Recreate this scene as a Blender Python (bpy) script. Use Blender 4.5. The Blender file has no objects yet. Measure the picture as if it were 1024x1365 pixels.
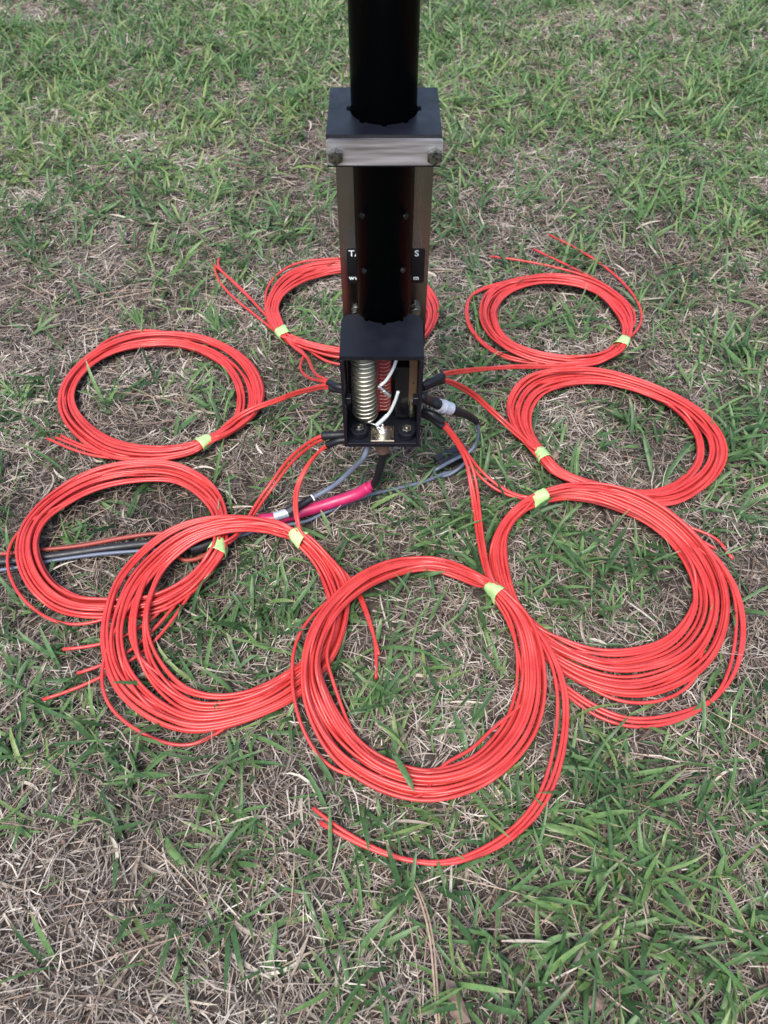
import bpy, bmesh, math, random
import numpy as np
from mathutils import Vector, Matrix
R = math.radians
scene = bpy.context.scene
C = scene.collection

# ------------------------------------------------------------------ camera, sky, sun, exposure
CAM_H, PITCH, FPX = 0.75, R(52.0), 1025.0
cd = bpy.data.cameras.new('camera'); cam = bpy.data.objects.new('camera', cd); C.objects.link(cam)
cd.sensor_fit = 'VERTICAL'; cd.sensor_height = 36.0; cd.lens = 36.0 * FPX / 1365.0
cd.clip_start = 0.01; cd.clip_end = 300
cam.location = (0, 0, CAM_H); cam.rotation_euler = (R(90) - PITCH, 0, 0)
cd.dof.use_dof = True; cd.dof.focus_distance = 0.84; cd.dof.aperture_fstop = 9.0
scene.camera = cam

SUN_EL, SUN_AZ = R(62), R(200)          # azimuth measured clockwise from +Y
world = bpy.data.worlds.new('World'); scene.world = world; world.use_nodes = True
wn = world.node_tree.nodes; wl = world.node_tree.links
sky = wn.new('ShaderNodeTexSky'); sky.sky_type = 'NISHITA'; sky.sun_disc = False
sky.sun_elevation = SUN_EL; sky.sun_rotation = SUN_AZ; sky.air_density = 1.0; sky.dust_density = 3.0
wn['Background'].inputs['Strength'].default_value = 0.14
wl.new(sky.outputs[0], wn['Background'].inputs[0])
sd = bpy.data.lights.new('sun', 'SUN'); sd.energy = 1.5; sd.angle = R(24); sd.color = (1, .96, .91)
sun = bpy.data.objects.new('sun', sd); C.objects.link(sun)
dv = Vector((math.sin(SUN_AZ) * math.cos(SUN_EL), math.cos(SUN_AZ) * math.cos(SUN_EL), math.sin(SUN_EL)))
sun.rotation_euler = dv.to_track_quat('Z', 'Y').to_euler(); sun.location = dv * 5
vs = scene.view_settings
scene.display_settings.display_device = 'sRGB'
vs.view_transform = 'Standard'; vs.look = 'None'; vs.gamma = 1.0; vs.use_curve_mapping = False
vs.exposure = 1.3

# ------------------------------------------------------------------ helpers
CP, SP = math.cos(PITCH), math.sin(PITCH)
def P(px, py, z=0.0):
    """measured photo point -> world point lying at height z"""
    x = (px - 512) / FPX; y = (py - 682.5) / FPX
    t = (CAM_H - z) / (SP + y * CP)
    return Vector((x * t, (CP - y * SP) * t, z))
def AT(px, py, Y):
    x = (px - 512) / FPX; y = (py - 682.5) / FPX
    t = Y / (CP - y * SP)
    return Vector((x * t, Y, CAM_H - (SP + y * CP) * t))

def tag(o, label=None, cat=None, group=None, kind=None):
    if label: o['label'] = label
    if cat: o['category'] = cat
    if group: o['group'] = group
    if kind: o['kind'] = kind
    return o
def empty(name, loc):
    o = bpy.data.objects.new(name, None); C.objects.link(o); o.location = loc
    o.empty_display_size = .02
    bpy.context.view_layer.update()
    return o
def link(name, me, mats, parent=None, smooth=True):
    o = bpy.data.objects.new(name, me); C.objects.link(o)
    for m in (mats if isinstance(mats, (list, tuple)) else [mats]): me.materials.append(m)
    if smooth is not None:
        me.polygons.foreach_set('use_smooth', [bool(smooth)] * len(me.polygons))
    if parent:
        o.parent = parent
        q = parent; loc = Vector((0, 0, 0))
        while q: loc = loc + q.location; q = q.parent
        o.matrix_parent_inverse = Matrix.Identity(4)
        me.transform(Matrix.Translation(-loc))
    return o
def bmlink(name, bm, mats, parent=None, smooth=False, bevel=0, seg=2):
    if bevel:
        ed = [e for e in bm.edges if len(e.link_faces) == 2 and e.calc_face_angle(0) > R(28)]
        try: bmesh.ops.bevel(bm, geom=ed, offset=bevel, segments=seg, affect='EDGES', profile=.6, clamp_overlap=True)
        except Exception: pass
    bmesh.ops.recalc_face_normals(bm, faces=bm.faces)
    me = bpy.data.meshes.new(name); bm.to_mesh(me); bm.free()
    o = link(name, me, mats, parent, smooth)
    if bevel and smooth:
        pass
    return o
def bm_box(bm, c, s, rot=None):
    m = Matrix.Translation(Vector(c)) @ (rot.to_4x4() if rot else Matrix.Identity(4)) @ Matrix.Diagonal((s[0], s[1], s[2], 1))
    return bmesh.ops.create_cube(bm, size=1, matrix=m)
def bm_cyl(bm, a, b, r0, r1=None, n=24):
    a, b = Vector(a), Vector(b); d = b - a
    m = Matrix.Translation((a + b) / 2) @ d.to_track_quat('Z', 'Y').to_matrix().to_4x4()
    return bmesh.ops.create_cone(bm, cap_ends=True, segments=n, radius1=r0, radius2=r0 if r1 is None else r1, depth=d.length, matrix=m)
def bm_poly(bm, pts, z0, z1):
    lo = [bm.verts.new((x, y, z0)) for x, y in pts]; hi = [bm.verts.new((x, y, z1)) for x, y in pts]
    bm.faces.new(hi); bm.faces.new(lo[::-1]); n = len(pts)
    for i in range(n): bm.faces.new((lo[i], lo[(i + 1) % n], hi[(i + 1) % n], hi[i]))

def catmull(pts, sub, closed=False):
    p = np.asarray(pts, float); n = len(p)
    if closed: q = np.vstack([p[-1:], p, p[:2]]); m = n
    else: q = np.vstack([2 * p[0] - p[1], p, 2 * p[-1] - p[-2]]); m = n - 1
    t = np.linspace(0, 1, sub, endpoint=False)[None, :, None]
    a, b, c, d = q[0:m, None], q[1:m + 1, None], q[2:m + 2, None], q[3:m + 3, None]
    r = .5 * (2 * b + (c - a) * t + (2 * a - 5 * b + 4 * c - d) * t ** 2 + (3 * b - a - 3 * c + d) * t ** 3)
    r = r.reshape(-1, p.shape[1])
    return r if closed else np.vstack([r, p[-1:]])
def tube_mesh(name, path, rad, n=10, flat=None):
    """round tube along path (k,3), radius scalar or per point, capped"""
    p = np.asarray(path, float); k = len(p)
    rad = np.broadcast_to(np.asarray(rad, float), (k,))
    T = np.gradient(p, axis=0); T /= np.linalg.norm(T, axis=1)[:, None] + 1e-12
    ref = np.array([0, 0, 1.0])
    N = np.zeros_like(p); v = np.cross(T[0], ref)
    if np.linalg.norm(v) < 1e-4: v = np.array([1.0, 0, 0])
    for i in range(k):
        v = v - T[i] * v.dot(T[i]); v /= np.linalg.norm(v) + 1e-12; N[i] = v
    B = np.cross(T, N)
    a = np.linspace(0, 2 * math.pi, n, endpoint=False)
    V = p[:, None] + rad[:, None, None] * (np.cos(a)[None, :, None] * N[:, None] + np.sin(a)[None, :, None] * B[:, None])
    V = V.reshape(-1, 3)
    i = np.arange(k - 1)[:, None] * n; j = np.arange(n)[None]; j2 = (j + 1) % n
    F = np.stack([i + j, i + j2, i + n + j2, i + n + j], -1).reshape(-1, 4)
    me = bpy.data.meshes.new(name)
    me.from_pydata(V.tolist(), [], F.tolist() + [list(range(n))[::-1], list(range((k - 1) * n, k * n))])
    return me
def tube(name, path, rad, mat, parent=None, n=10):
    return link(name, tube_mesh(name, path, rad, n), mat, parent, True)

# ------------------------------------------------------------------ materials
def mat(name, col=(.5, .5, .5), rough=.5, metal=0, spec=.5, **kw):
    m = bpy.data.materials.new(name); m.use_nodes = True
    b = m.node_tree.nodes['Principled BSDF']
    b.inputs['Base Color'].default_value = (*col, 1); b.inputs['Roughness'].default_value = rough
    b.inputs['Metallic'].default_value = metal; b.inputs['Specular IOR Level'].default_value = spec
    for k, v in kw.items(): b.inputs[k.replace('_', ' ')].default_value = v
    return m
def nodes(m): return m.node_tree.nodes, m.node_tree.links, m.node_tree.nodes['Principled BSDF']
def add_noise(m, scale, stretch=(1, 1, 1), col=None, rough=None, bump=0, dist=.001, detail=4, coord='Object'):
    n, l, b = nodes(m)
    tc = n.new('ShaderNodeTexCoord'); mp = n.new('ShaderNodeMapping'); mp.inputs['Scale'].default_value = stretch
    nz = n.new('ShaderNodeTexNoise'); nz.inputs['Scale'].default_value = scale; nz.inputs['Detail'].default_value = detail
    l.new(tc.outputs[coord], mp.inputs[0]); l.new(mp.outputs[0], nz.inputs['Vector'])
    if col:
        cr = n.new('ShaderNodeValToRGB'); cr.color_ramp.elements[0].position = .3; cr.color_ramp.elements[1].position = .7
        cr.color_ramp.elements[0].color = (*col[0], 1); cr.color_ramp.elements[1].color = (*col[1], 1)
        l.new(nz.outputs['Fac'], cr.inputs[0]); l.new(cr.outputs[0], b.inputs['Base Color'])
    if rough:
        mr = n.new('ShaderNodeMapRange'); mr.inputs[1].default_value = .3; mr.inputs[2].default_value = .7
        mr.inputs[3].default_value, mr.inputs[4].default_value = rough
        l.new(nz.outputs['Fac'], mr.inputs[0]); l.new(mr.outputs[0], b.inputs['Roughness'])
    if bump:
        bp = n.new('ShaderNodeBump'); bp.inputs['Strength'].default_value = bump; bp.inputs['Distance'].default_value = dist
        l.new(nz.outputs['Fac'], bp.inputs['Height']); l.new(bp.outputs[0], b.inputs['Normal'])
    return m

M = {}
M['red'] = add_noise(mat('red_insulation', (.55, .045, .035), .36), 45, col=((.42, .029, .026), (.52, .046, .039)), rough=(.26, .48), detail=3)
M['red2'] = add_noise(mat('orange_red_sheath', (.62, .06, .03), .5), 60, col=((.20, .030, .022), (.27, .042, .028)), rough=(.4, .6))
M['tape'] = add_noise(mat('lime_tape', (.40, .66, .14), .55), 300, col=((.31, .49, .17), (.38, .56, .23)), rough=(.45, .65), bump=.25, dist=.0004)
M['shrink'] = add_noise(mat('black_heat_shrink', (.005, .0055, .008), .42, spec=.35), 300, rough=(.34, .55), bump=.3, dist=.0006)
M['pla'] = mat('black_printed_plastic', (.004, .005, .009), .42, spec=.33)
n_, l_, b_ = nodes(M['pla'])
tc = n_.new('ShaderNodeTexCoord'); wv = n_.new('ShaderNodeTexWave'); wv.wave_type = 'BANDS'; wv.bands_direction = 'Y'
wv.inputs['Scale'].default_value = 330; wv.inputs['Distortion'].default_value = .6; wv.inputs['Detail'].default_value = 1
bp = n_.new('ShaderNodeBump'); bp.inputs['Strength'].default_value = .25; bp.inputs['Distance'].default_value = .0003
nz = n_.new('ShaderNodeTexNoise'); nz.inputs['Scale'].default_value = 60
mr = n_.new('ShaderNodeMapRange'); mr.inputs[1].default_value = .3; mr.inputs[2].default_value = .7; mr.inputs[3].default_value = .36; mr.inputs[4].default_value = .5
l_.new(tc.outputs['Object'], wv.inputs['Vector']); l_.new(wv.outputs['Fac'], bp.inputs['Height']); l_.new(bp.outputs[0], b_.inputs['Normal'])
l_.new(tc.outputs['Object'], nz.inputs['Vector']); l_.new(nz.outputs['Fac'], mr.inputs[0]); l_.new(mr.outputs[0], b_.inputs['Roughness'])
M['gloss'] = add_noise(mat('gloss_black_tube', (.0025, .003, .0033), .28, spec=.05, IOR=1.2), 14, stretch=(1, 1, .15), rough=(.2, .3))
M['plate'] = add_noise(mat('dark_brushed_steel', (.22, .20, .17), .2, 1), 120, stretch=(1, 1, .04), col=((.28, .272, .25), (.33, .32, .295)), rough=(.16, .28), bump=.04, dist=.0003)
M['alu'] = add_noise(mat('brushed_aluminium', (.55, .54, .55), .38, 1), 260, stretch=(.06, 1, 1), col=((.38, .36, .375), (.68, .655, .67)), rough=(.42, .6), bump=.1, dist=.0003)
M['steel'] = add_noise(mat('zinc_bolt', (.3, .3, .27), .36, 1), 400, col=((.10, .10, .085), (.27, .27, .24)), rough=(.22, .42))
M['silver'] = add_noise(mat('tinned_wire', (.82, .81, .74), .36, 1), 200, rough=(.3, .44))
M['former'] = add_noise(mat('coil_former', (.16, .155, .10), .5), 100, col=((.12, .115, .075), (.2, .19, .13)))
M['redboard'] = add_noise(mat('red_board', (.30, .012, .02), .4), 200, col=((.14, .008, .012), (.24, .012, .018)))
M['lug'] = add_noise(mat('crimp_lug', (.78, .80, .80), .25, 1), 200, rough=(.18, .35))
M['whitewire'] = mat('pale_wire', (.46, .51, .51), .35)
M['bronze'] = add_noise(mat('bronze_strip', (.20, .14, .09), .4, .7), 160, stretch=(1, 1, .1), rough=(.28, .45))
M['chip'] = mat('black_component', (.006, .006, .008), .18)
M['grey'] = add_noise(mat('blue_grey_cable', (.16, .19, .27), .42), 80, col=((.08, .098, .14), (.11, .132, .18)), rough=(.35, .5))
M['pink'] = add_noise(mat('pink_sleeve', (.72, .016, .15), .36), 90, col=((.32, .009, .066), (.40, .013, .088)), rough=(.3, .48), bump=.15, dist=.0008)
M['blackcable'] = add_noise(mat('black_cable', (.012, .012, .014), .45), 100, rough=(.38, .55))
M['ferrite'] = add_noise(mat('ferrite_case', (.014, .014, .017), .35), 150, rough=(.3, .45))
M['greymetal'] = add_noise(mat('grey_collar', (.36, .39, .46), .4, .3), 200, col=((.30, .33, .40), (.44, .47, .54)))
M['flange'] = add_noise(mat('zinc_flange', (.4, .38, .31), .36, 1), 300, col=((.22, .205, .16), (.38, .36, .30)), rough=(.28, .45))
M['copper'] = mat('copper_sleeve', (.13, .085, .065), .45, .4)
M['ink'] = mat('white_print', (.75, .78, .8), .5)
M['sticker'] = mat('black_sticker', (.006, .006, .008), .35)
M['leaf'] = add_noise(mat('dead_leaf', (.22, .12, .07), .7), 90, col=((.10, .065, .048), (.20, .135, .10)), bump=.5, dist=.001)

def attr_mat(name, stops, tipcol, rough, trans=.0, tip_from=.72, spec=.4):
    """colour picked per blade (attribute r), tip withering where attribute b is high"""
    m = bpy.data.materials.new(name); m.use_nodes = True; n, l, b = nodes(m)
    at = n.new('ShaderNodeAttribute'); at.attribute_name = 'tint'
    sp = n.new('ShaderNodeSeparateColor'); l.new(at.outputs['Color'], sp.inputs[0])
    cr = n.new('ShaderNodeValToRGB'); e = cr.color_ramp.elements
    while len(e) < len(stops): e.new(.5)
    for el, (p, c) in zip(e, stops): el.position = p; el.color = (*c, 1)
    l.new(sp.outputs[0], cr.inputs[0])
    col = cr.outputs[0]
    if tipcol:
        mr = n.new('ShaderNodeMapRange'); mr.inputs[1].default_value = tip_from; mr.inputs[2].default_value = 1.0
        l.new(sp.outputs[1], mr.inputs[0])
        g = n.new('ShaderNodeMath'); g.operation = 'MULTIPLY'; l.new(mr.outputs[0], g.inputs[0])
        h = n.new('ShaderNodeMapRange'); h.inputs[1].default_value = .55; h.inputs[2].default_value = .95; l.new(sp.outputs[2], h.inputs[0])
        l.new(h.outputs[0], g.inputs[1])
        mx = n.new('ShaderNodeMix'); mx.data_type = 'RGBA'; l.new(g.outputs[0], mx.inputs[0]); l.new(col, mx.inputs[6]); mx.inputs[7].default_value = (*tipcol, 1)
        col = mx.outputs[2]
    tc = n.new('ShaderNodeTexCoord'); nz = n.new('ShaderNodeTexNoise'); nz.inputs['Scale'].default_value = 260
    l.new(tc.outputs['Object'], nz.inputs['Vector'])
    nm = n.new('ShaderNodeMapRange'); nm.inputs[1].default_value = .3; nm.inputs[2].default_value = .7; nm.inputs[3].default_value = .78; nm.inputs[4].default_value = 1.15
    l.new(nz.outputs['Fac'], nm.inputs[0])
    mu = n.new('ShaderNodeMix'); mu.data_type = 'RGBA'; mu.blend_type = 'MULTIPLY'; mu.inputs[0].default_value = 1
    l.new(col, mu.inputs[6]); l.new(nm.outputs[0], mu.inputs[7]); col = mu.outputs[2]
    l.new(col, b.inputs['Base Color']); b.inputs['Roughness'].default_value = rough; b.inputs['Specular IOR Level'].default_value = spec
    if trans:
        tr = n.new('ShaderNodeBsdfTranslucent'); l.new(col, tr.inputs[0])
        ms = n.new('ShaderNodeMixShader'); ms.inputs[0].default_value = trans
        l.new(b.outputs[0], ms.inputs[1]); l.new(tr.outputs[0], ms.inputs[2]); l.new(ms.outputs[0], n['Material Output'].inputs[0])
    return m
M['grass'] = attr_mat('grass', [(0, (.025, .060, .024)), (.3, (.058, .124, .046)), (.55, (.104, .200, .074)), (.8, (.160, .275, .092)), (1, (.23, .305, .105))],
                      (.42, .35, .22), .40, .42, spec=.38)
M['thatch'] = attr_mat('thatch', [(0, (.035, .027, .022)), (.25, (.115, .088, .068)), (.55, (.265, .218, .178)), (.87, (.44, .385, .325)), (1, (.56, .51, .44))], None, .62, .1)
M['needle'] = attr_mat('needle', [(0, (.08, .046, .03)), (.4, (.16, .105, .072)), (.8, (.27, .19, .135)), (1, (.36, .28, .21))], None, .45)
M['deadblade'] = attr_mat('dead_blade', [(0, (.18, .14, .10)), (.5, (.33, .28, .22)), (1, (.50, .45, .37))], None, .6, .15)

# ------------------------------------------------------------------ ground
rng = np.random.default_rng(7); random.seed(7)
def vnoise(x, y, scale, seed):
    """smooth value noise in 0..1"""
    g = np.random.default_rng(seed).random((64, 64))
    u, v = x / scale + 1000, y / scale + 1000
    i, j = np.floor(u).astype(int), np.floor(v).astype(int); fu, fv = u - i, v - j
    fu = fu * fu * (3 - 2 * fu); fv = fv * fv * (3 - 2 * fv)
    a = g[i % 64, j % 64]; b = g[(i + 1) % 64, j % 64]; c = g[i % 64, (j + 1) % 64]; d = g[(i + 1) % 64, (j + 1) % 64]
    return a * (1 - fu) * (1 - fv) + b * fu * (1 - fv) + c * (1 - fu) * fv + d * fu * fv
def ground_z(x, y):
    return -.004 + .006 * (vnoise(x, y, .09, 3) - .5) + .006 * (vnoise(x, y, .035, 4) - .5) + .010 * (vnoise(x, y, .4, 5) - .5)
core = np.arange(-1.6, 1.6001, .016)
far = np.array([1.7, 1.9, 2.3, 3, 4.5, 7, 12, 22, 45, 90])
gx = np.concatenate([-far[::-1], core, far]); gy = np.concatenate([1 - far[::-1] , core + 1.1, 1.2 + far + 1.2])
gy = np.concatenate([-.6 - (far - 1.6)[::-1], np.arange(-.55, 2.8, .016), 2.8 + (far - 1.6)])
X, Yg = np.meshgrid(gx, gy); Z = ground_z(X, Yg)
V = np.stack([X.ravel(), Yg.ravel(), Z.ravel()], 1); w_ = len(gx); h_ = len(gy)
i = (np.arange(h_ - 1)[:, None] * w_ + np.arange(w_ - 1)[None]).ravel()
F = np.stack([i, i + 1, i + w_ + 1, i + w_], 1)
me = bpy.data.meshes.new('ground'); me.from_pydata(V.tolist(), [], F.tolist())
soil = mat('soil', (.12, .10, .08), .95, spec=.2)
n_, l_, b_ = nodes(soil)
tc = n_.new('ShaderNodeTexCoord')
nz = n_.new('ShaderNodeTexNoise'); nz.inputs['Scale'].default_value = 90; nz.inputs['Detail'].default_value = 8
nb = n_.new('ShaderNodeTexNoise'); nb.inputs['Scale'].default_value = 3.5; nb.inputs['Detail'].default_value = 3
cr = n_.new('ShaderNodeValToRGB'); cr.color_ramp.elements[0].position = .3; cr.color_ramp.elements[1].position = .72
cr.color_ramp.elements[0].color = (.018, .014, .011, 1); cr.color_ramp.elements[1].color = (.085, .07, .06, 1)
c2 = n_.new('ShaderNodeValToRGB'); c2.color_ramp.elements[0].color = (.75, .72, .68, 1); c2.color_ramp.elements[1].color = (1.1, 1.1, 1.12, 1)
mx = n_.new('ShaderNodeMix'); mx.data_type = 'RGBA'; mx.blend_type = 'MULTIPLY'; mx.inputs[0].default_value = 1
bp = n_.new('ShaderNodeBump'); bp.inputs['Strength'].default_value = .8; bp.inputs['Distance'].default_value = .003
for q in (nz, nb): l_.new(tc.outputs['Object'], q.inputs['Vector'])
l_.new(nz.outputs['Fac'], cr.inputs[0]); l_.new(nb.outputs['Fac'], c2.inputs[0]); l_.new(cr.outputs[0], mx.inputs[6]); l_.new(c2.outputs[0], mx.inputs[7])
sx = n_.new('ShaderNodeSeparateXYZ'); l_.new(tc.outputs['Object'], sx.inputs[0])
vl = n_.new('ShaderNodeVectorMath'); vl.operation = 'DISTANCE'; vl.inputs[1].default_value = (0, 1.1, 0); l_.new(tc.outputs['Object'], vl.inputs[0])
fm = n_.new('ShaderNodeMapRange'); fm.inputs[1].default_value = 1.9; fm.inputs[2].default_value = 3.2; l_.new(vl.outputs['Value'], fm.inputs[0])
ng = n_.new('ShaderNodeTexNoise'); ng.inputs['Scale'].default_value = 28; ng.inputs['Detail'].default_value = 6; l_.new(tc.outputs['Object'], ng.inputs['Vector'])
cg = n_.new('ShaderNodeValToRGB'); cg.color_ramp.elements[0].position = .4; cg.color_ramp.elements[1].position = .62
cg.color_ramp.elements[0].color = (.06, .11, .042, 1); cg.color_ramp.elements[1].color = (.20, .18, .125, 1); l_.new(ng.outputs['Fac'], cg.inputs[0])
mg = n_.new('ShaderNodeMix'); mg.data_type = 'RGBA'; l_.new(fm.outputs[0], mg.inputs[0]); l_.new(mx.outputs[2], mg.inputs[6]); l_.new(cg.outputs[0], mg.inputs[7])
l_.new(mg.outputs[2], b_.inputs['Base Color']); l_.new(nz.outputs['Fac'], bp.inputs['Height']); l_.new(bp.outputs[0], b_.inputs['Normal'])
tag(link('ground', me, soil), kind='structure')

# ------------------------------------------------------------------ antenna (one thing; everything bolted to it moves with it)
YT = .664
ant = empty('antenna', (0, YT, 0.012))
tag(ant, 'black tube antenna mast on steel plate with open black coil box below', 'antenna')
# mast
bm = bmesh.new(); bm_cyl(bm, (0, YT, .236), (0, YT, 1.75), .0277, n=72)
mast = bmlink('mast_tube', bm, M['gloss'], ant, smooth=True, bevel=0)
for p in mast.data.polygons:
    if len(p.vertices) > 4: p.use_smooth = False
for px, py in ((484, 287), (542, 288), (485, 361), (540, 360)):
    a = (px - 513) / 41.0; a = max(-.8, min(.8, a)); ang = math.asin(a)
    d = Vector((math.sin(ang), -math.cos(ang), 0)); c = Vector((0, YT, 0)) + d * .0277; c.z = AT(px, py, c.y).z
    bm = bmesh.new(); bm_cyl(bm, c - d * .001, c + d * .0013, .0033, .0027, 16); bm_cyl(bm, c + d * .0012, c + d * .0018, .0014, .0012, 6)
    bmlink('screw', bm, M['chip'], mast, smooth=False)
# steel plate behind the mast
YP = .696
def plate_outline(w, h, r, n=6):
    pts = []
    for cx, cz, a0 in ((w - r, h - r, 0), (-w + r, h - r, 90), (-w + r, -h + r, 180), (w - r, -h + r, 270)):
        for k in range(n + 1): a = R(a0 + 90 * k / n); pts.append((cx + r * math.cos(a), cz + r * math.sin(a)))
    return pts
def front_slab(bm, cx, cz, w, h, r, y0, y1, n=6):
    pts = plate_outline(w, h, r, n)
    A = [bm.verts.new((cx + x, y0, cz + z)) for x, z in pts]; B = [bm.verts.new((cx + x, y1, cz + z)) for x, z in pts]
    bm.faces.new(A); bm.faces.new(B[::-1]); k = len(pts)
    for q in range(k): bm.faces.new((A[q], B[q], B[(q + 1) % k], A[(q + 1) % k]))
zt, zb = .4222, .016
bm = bmesh.new(); front_slab(bm, 0.0005, (zt + zb) / 2, .0458, (zt - zb) / 2, .008, YP, YP + .003)
plate = bmlink('back_plate', bm, M['plate'], ant, bevel=.0007, seg=2)
def bolt(name, c, d, r, hh, parent, washer=True, m='steel'):
    c, d = Vector(c), Vector(d).normalized(); bm = bmesh.new()
    if washer: bm_cyl(bm, c, c + d * .0012, r * 1.25, n=28); c = c + d * .0012
    bm_cyl(bm, c - d * .0002, c + d * hh, r, n=6); bm_cyl(bm, c + d * hh * .99, c + d * hh * 1.05, r * .80, r * .76, n=24)
    return bmlink(name, bm, M[m], parent, bevel=.0003, seg=1)
q = AT(562, 577, YP); bolt('bolt', (q.x - .006, YP, max(q.z, .03)), (0, -1, 0), .0058, .005, plate)
q = AT(553, 412, YP); bolt('bolt', (q.x, YP, q.z), (.1, -1, .2), .0055, .007, plate)
q = AT(475, 414, YP); bolt('bolt', (q.x, YP, q.z), (0, -1, 0), .0045, .006, plate)
# sticker with print either side of the mast
c0, c1 = AT(462, 331, YP), AT(565, 377, YP)
bm = bmesh.new(); front_slab(bm, (c0.x + c1.x) / 2, (c0.z + c1.z) / 2, (c1.x - c0.x) / 2, (c0.z - c1.z) / 2, .003, YP - .0004, YP - .0001)
sticker = bmlink('label_sticker', bm, M['sticker'], ant)
def text_mesh(s, size, x, y, z, bold=.0):
    cu = bpy.data.curves.new('lettering', 'FONT'); cu.body = s; cu.size = size; cu.offset = bold; cu.extrude = 0; cu.align_x = 'LEFT'
    cu.space_character = 1.05
    o = bpy.data.objects.new('lettering', cu); C.objects.link(o)
    me = bpy.data.meshes.new_from_object(o.evaluated_get(bpy.context.evaluated_depsgraph_get()))
    bpy.data.objects.remove(o)
    me.transform(Matrix.Translation((x, y, z)) @ Matrix.Rotation(R(90), 4, 'X'))
    return me
def combine(name, meshes):
    bm = bmesh.new()
    for m_ in meshes: bm.from_mesh(m_)
    me = bpy.data.meshes.new(name); bm.to_mesh(me); bm.free(); return me
yT = YP - .0008
a1, a2 = AT(465, 341.5, yT), AT(553, 341.5, yT); b1, b2 = AT(465.5, 373, yT), AT(551, 373, yT)
for tx, sz, q, dx, bo in (('TA', .0098, a1, 0, .00022), ('S', .0098, a2, -.0003, .00022), ('www', .0078, b1, 0, .00018), ('m', .0078, b2, 0, .00018)):
    link('lettering', text_mesh(tx, sz, q.x + dx, yT, q.z, bo), M['ink'], sticker, smooth=False)

# upper clamp: two printed halves round the mast, seam at its middle
zc0, zc1 = .4232, .4500
def notch_arc(r, a0, a1, notches, n=150):
    out = []
    for k in range(n + 1):
        a = a0 + (a1 - a0) * k / n; rr = r
        for q in notches:
            if abs(a - R(q)) < R(4.5): rr = r + .0026
        out.append((rr * math.cos(a), YT + rr * math.sin(a)))
    return out
wc = .0467
bm = bmesh.new()
front = [(wc, YT - .0002), (wc, .6185), (-wc, .6185), (-wc, YT - .0002)]
bm_poly(bm, [(wc, .619), (wc, YT - .0002)] + notch_arc(.0288, 0, -math.pi, (-3, -52, -90, -128, -177)) + [(-wc, YT - .0002), (-wc, .619)], zc0, zc1)
clamp = bmlink('clamp_front', bm, M['pla'], ant, bevel=.0005, seg=1)
bm = bmesh.new()
bm_poly(bm, [(-wc, .7035), (-wc, YT + .0003)] + notch_arc(.0288, math.pi, 0, (3, 52, 90, 128, 177)) + [(wc, YT + .0003), (wc, .7035)], zc0, zc1)
bmlink('clamp_rear', bm, M['pla'], ant, bevel=.0005, seg=1)
zbar = (AT(512, 187, .615).z + AT(512, 220.5, .615).z) / 2; hbar = abs(AT(512, 187, .615).z - AT(512, 220.5, .615).z) / 2
bm = bmesh.new(); front_slab(bm, 0.0005, zbar, .0473, hbar, .003, .6150, .6185)
bar = bmlink('clamp_bar', bm, M['alu'], ant, bevel=.0004, seg=2)
for px in (447.5, 579.5):
    q = AT(px, 207, .615); bolt('bolt', (q.x, .615, q.z), (0, -1, 0), .0068, .0042, bar, washer=False)

# coil box: lid with mast cut-out, two side walls, floor, back wall
BX = -.0022; hw = .0417; y0b = .584; zt_, zb_ = .250, .120
bm = bmesh.new()
back = .650; rc = .011
pts = [(BX + hw, y0b)]
pts += [(BX + hw - rc + rc * math.cos(R(a)), back - rc + rc * math.sin(R(a))) for a in (0, 22, 45, 68, 90)]
arc = [(x, y) for x, y in notch_arc(.0288, R(-28), R(-152), (-52, -90, -128), 150)]
pts += arc
pts += [(BX - hw + rc + rc * math.cos(R(a)), back - rc + rc * math.sin(R(a))) for a in (90, 112, 135, 158, 180)]
pts += [(BX - hw, y0b)]
bm_poly(bm, pts, zt_ - .005, zt_)
bmlink('box_lid', bm, M['pla'], ant, bevel=.0004, seg=1)
for s in (-1, 1):
    bm = bmesh.new(); bm_box(bm, (BX + s * (hw - .0018), .6125, (zt_ - .0053 + zb_) / 2), (.0034, .057, zt_ - .0053 - zb_))
    wall = bmlink('side_wall', bm, M['pla'], ant, bevel=.0003, seg=1)
    bm = bmesh.new(); bm_box(bm, (BX + s * (hw - .0063), .5915, AT(512, 533, .59).z), (.0055, .008, .009))
    bmlink('boss', bm, M['pla'], wall, bevel=.0004, seg=1)
bm = bmesh.new(); bm_box(bm, (BX, .6140, zb_ + .003), (2 * hw - .0074, .060, .0058)); bmlink('box_floor', bm, M['pla'], ant, bevel=.0003, seg=1)
bm = bmesh.new(); bm_box(bm, (0, .6705, .165), (.046, .0495, .06)); bmlink('standoff', bm, M['pla'], ant)
bm = bmesh.new(); bm_box(bm, (BX, .6440, (zt_ + zb_) / 2 - .001), (2 * hw - .0074, .003, zt_ - zb_ - .009)); bmlink('back_wall', bm, M['pla'], ant)
# loading coil
cc = AT(486.5, 520, .621); r_c = .0138; z0, z1 = .1355, .2435
bm = bmesh.new(); bm_cyl(bm, (cc.x, .621, z0 - .004), (cc.x, .621, z1), r_c - .0012, n=40)
former = bmlink('coil_former', bm, M['former'], ant, smooth=True)
turns = 18; t = np.linspace(0, 1, turns * 28)
hel = np.stack([cc.x + r_c * np.cos(2 * np.pi * turns * t - 1.5), .621 + r_c * np.sin(2 * np.pi * turns * t - 1.5), z0 + (z1 - z0) * t], 1)
lead = np.array([[cc.x + .017, .600, .1325], [cc.x + .011, .606, .133]])
tube('loading_coil', np.vstack([lead, hel]), .00085, M['silver'], former, 8)
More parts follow.
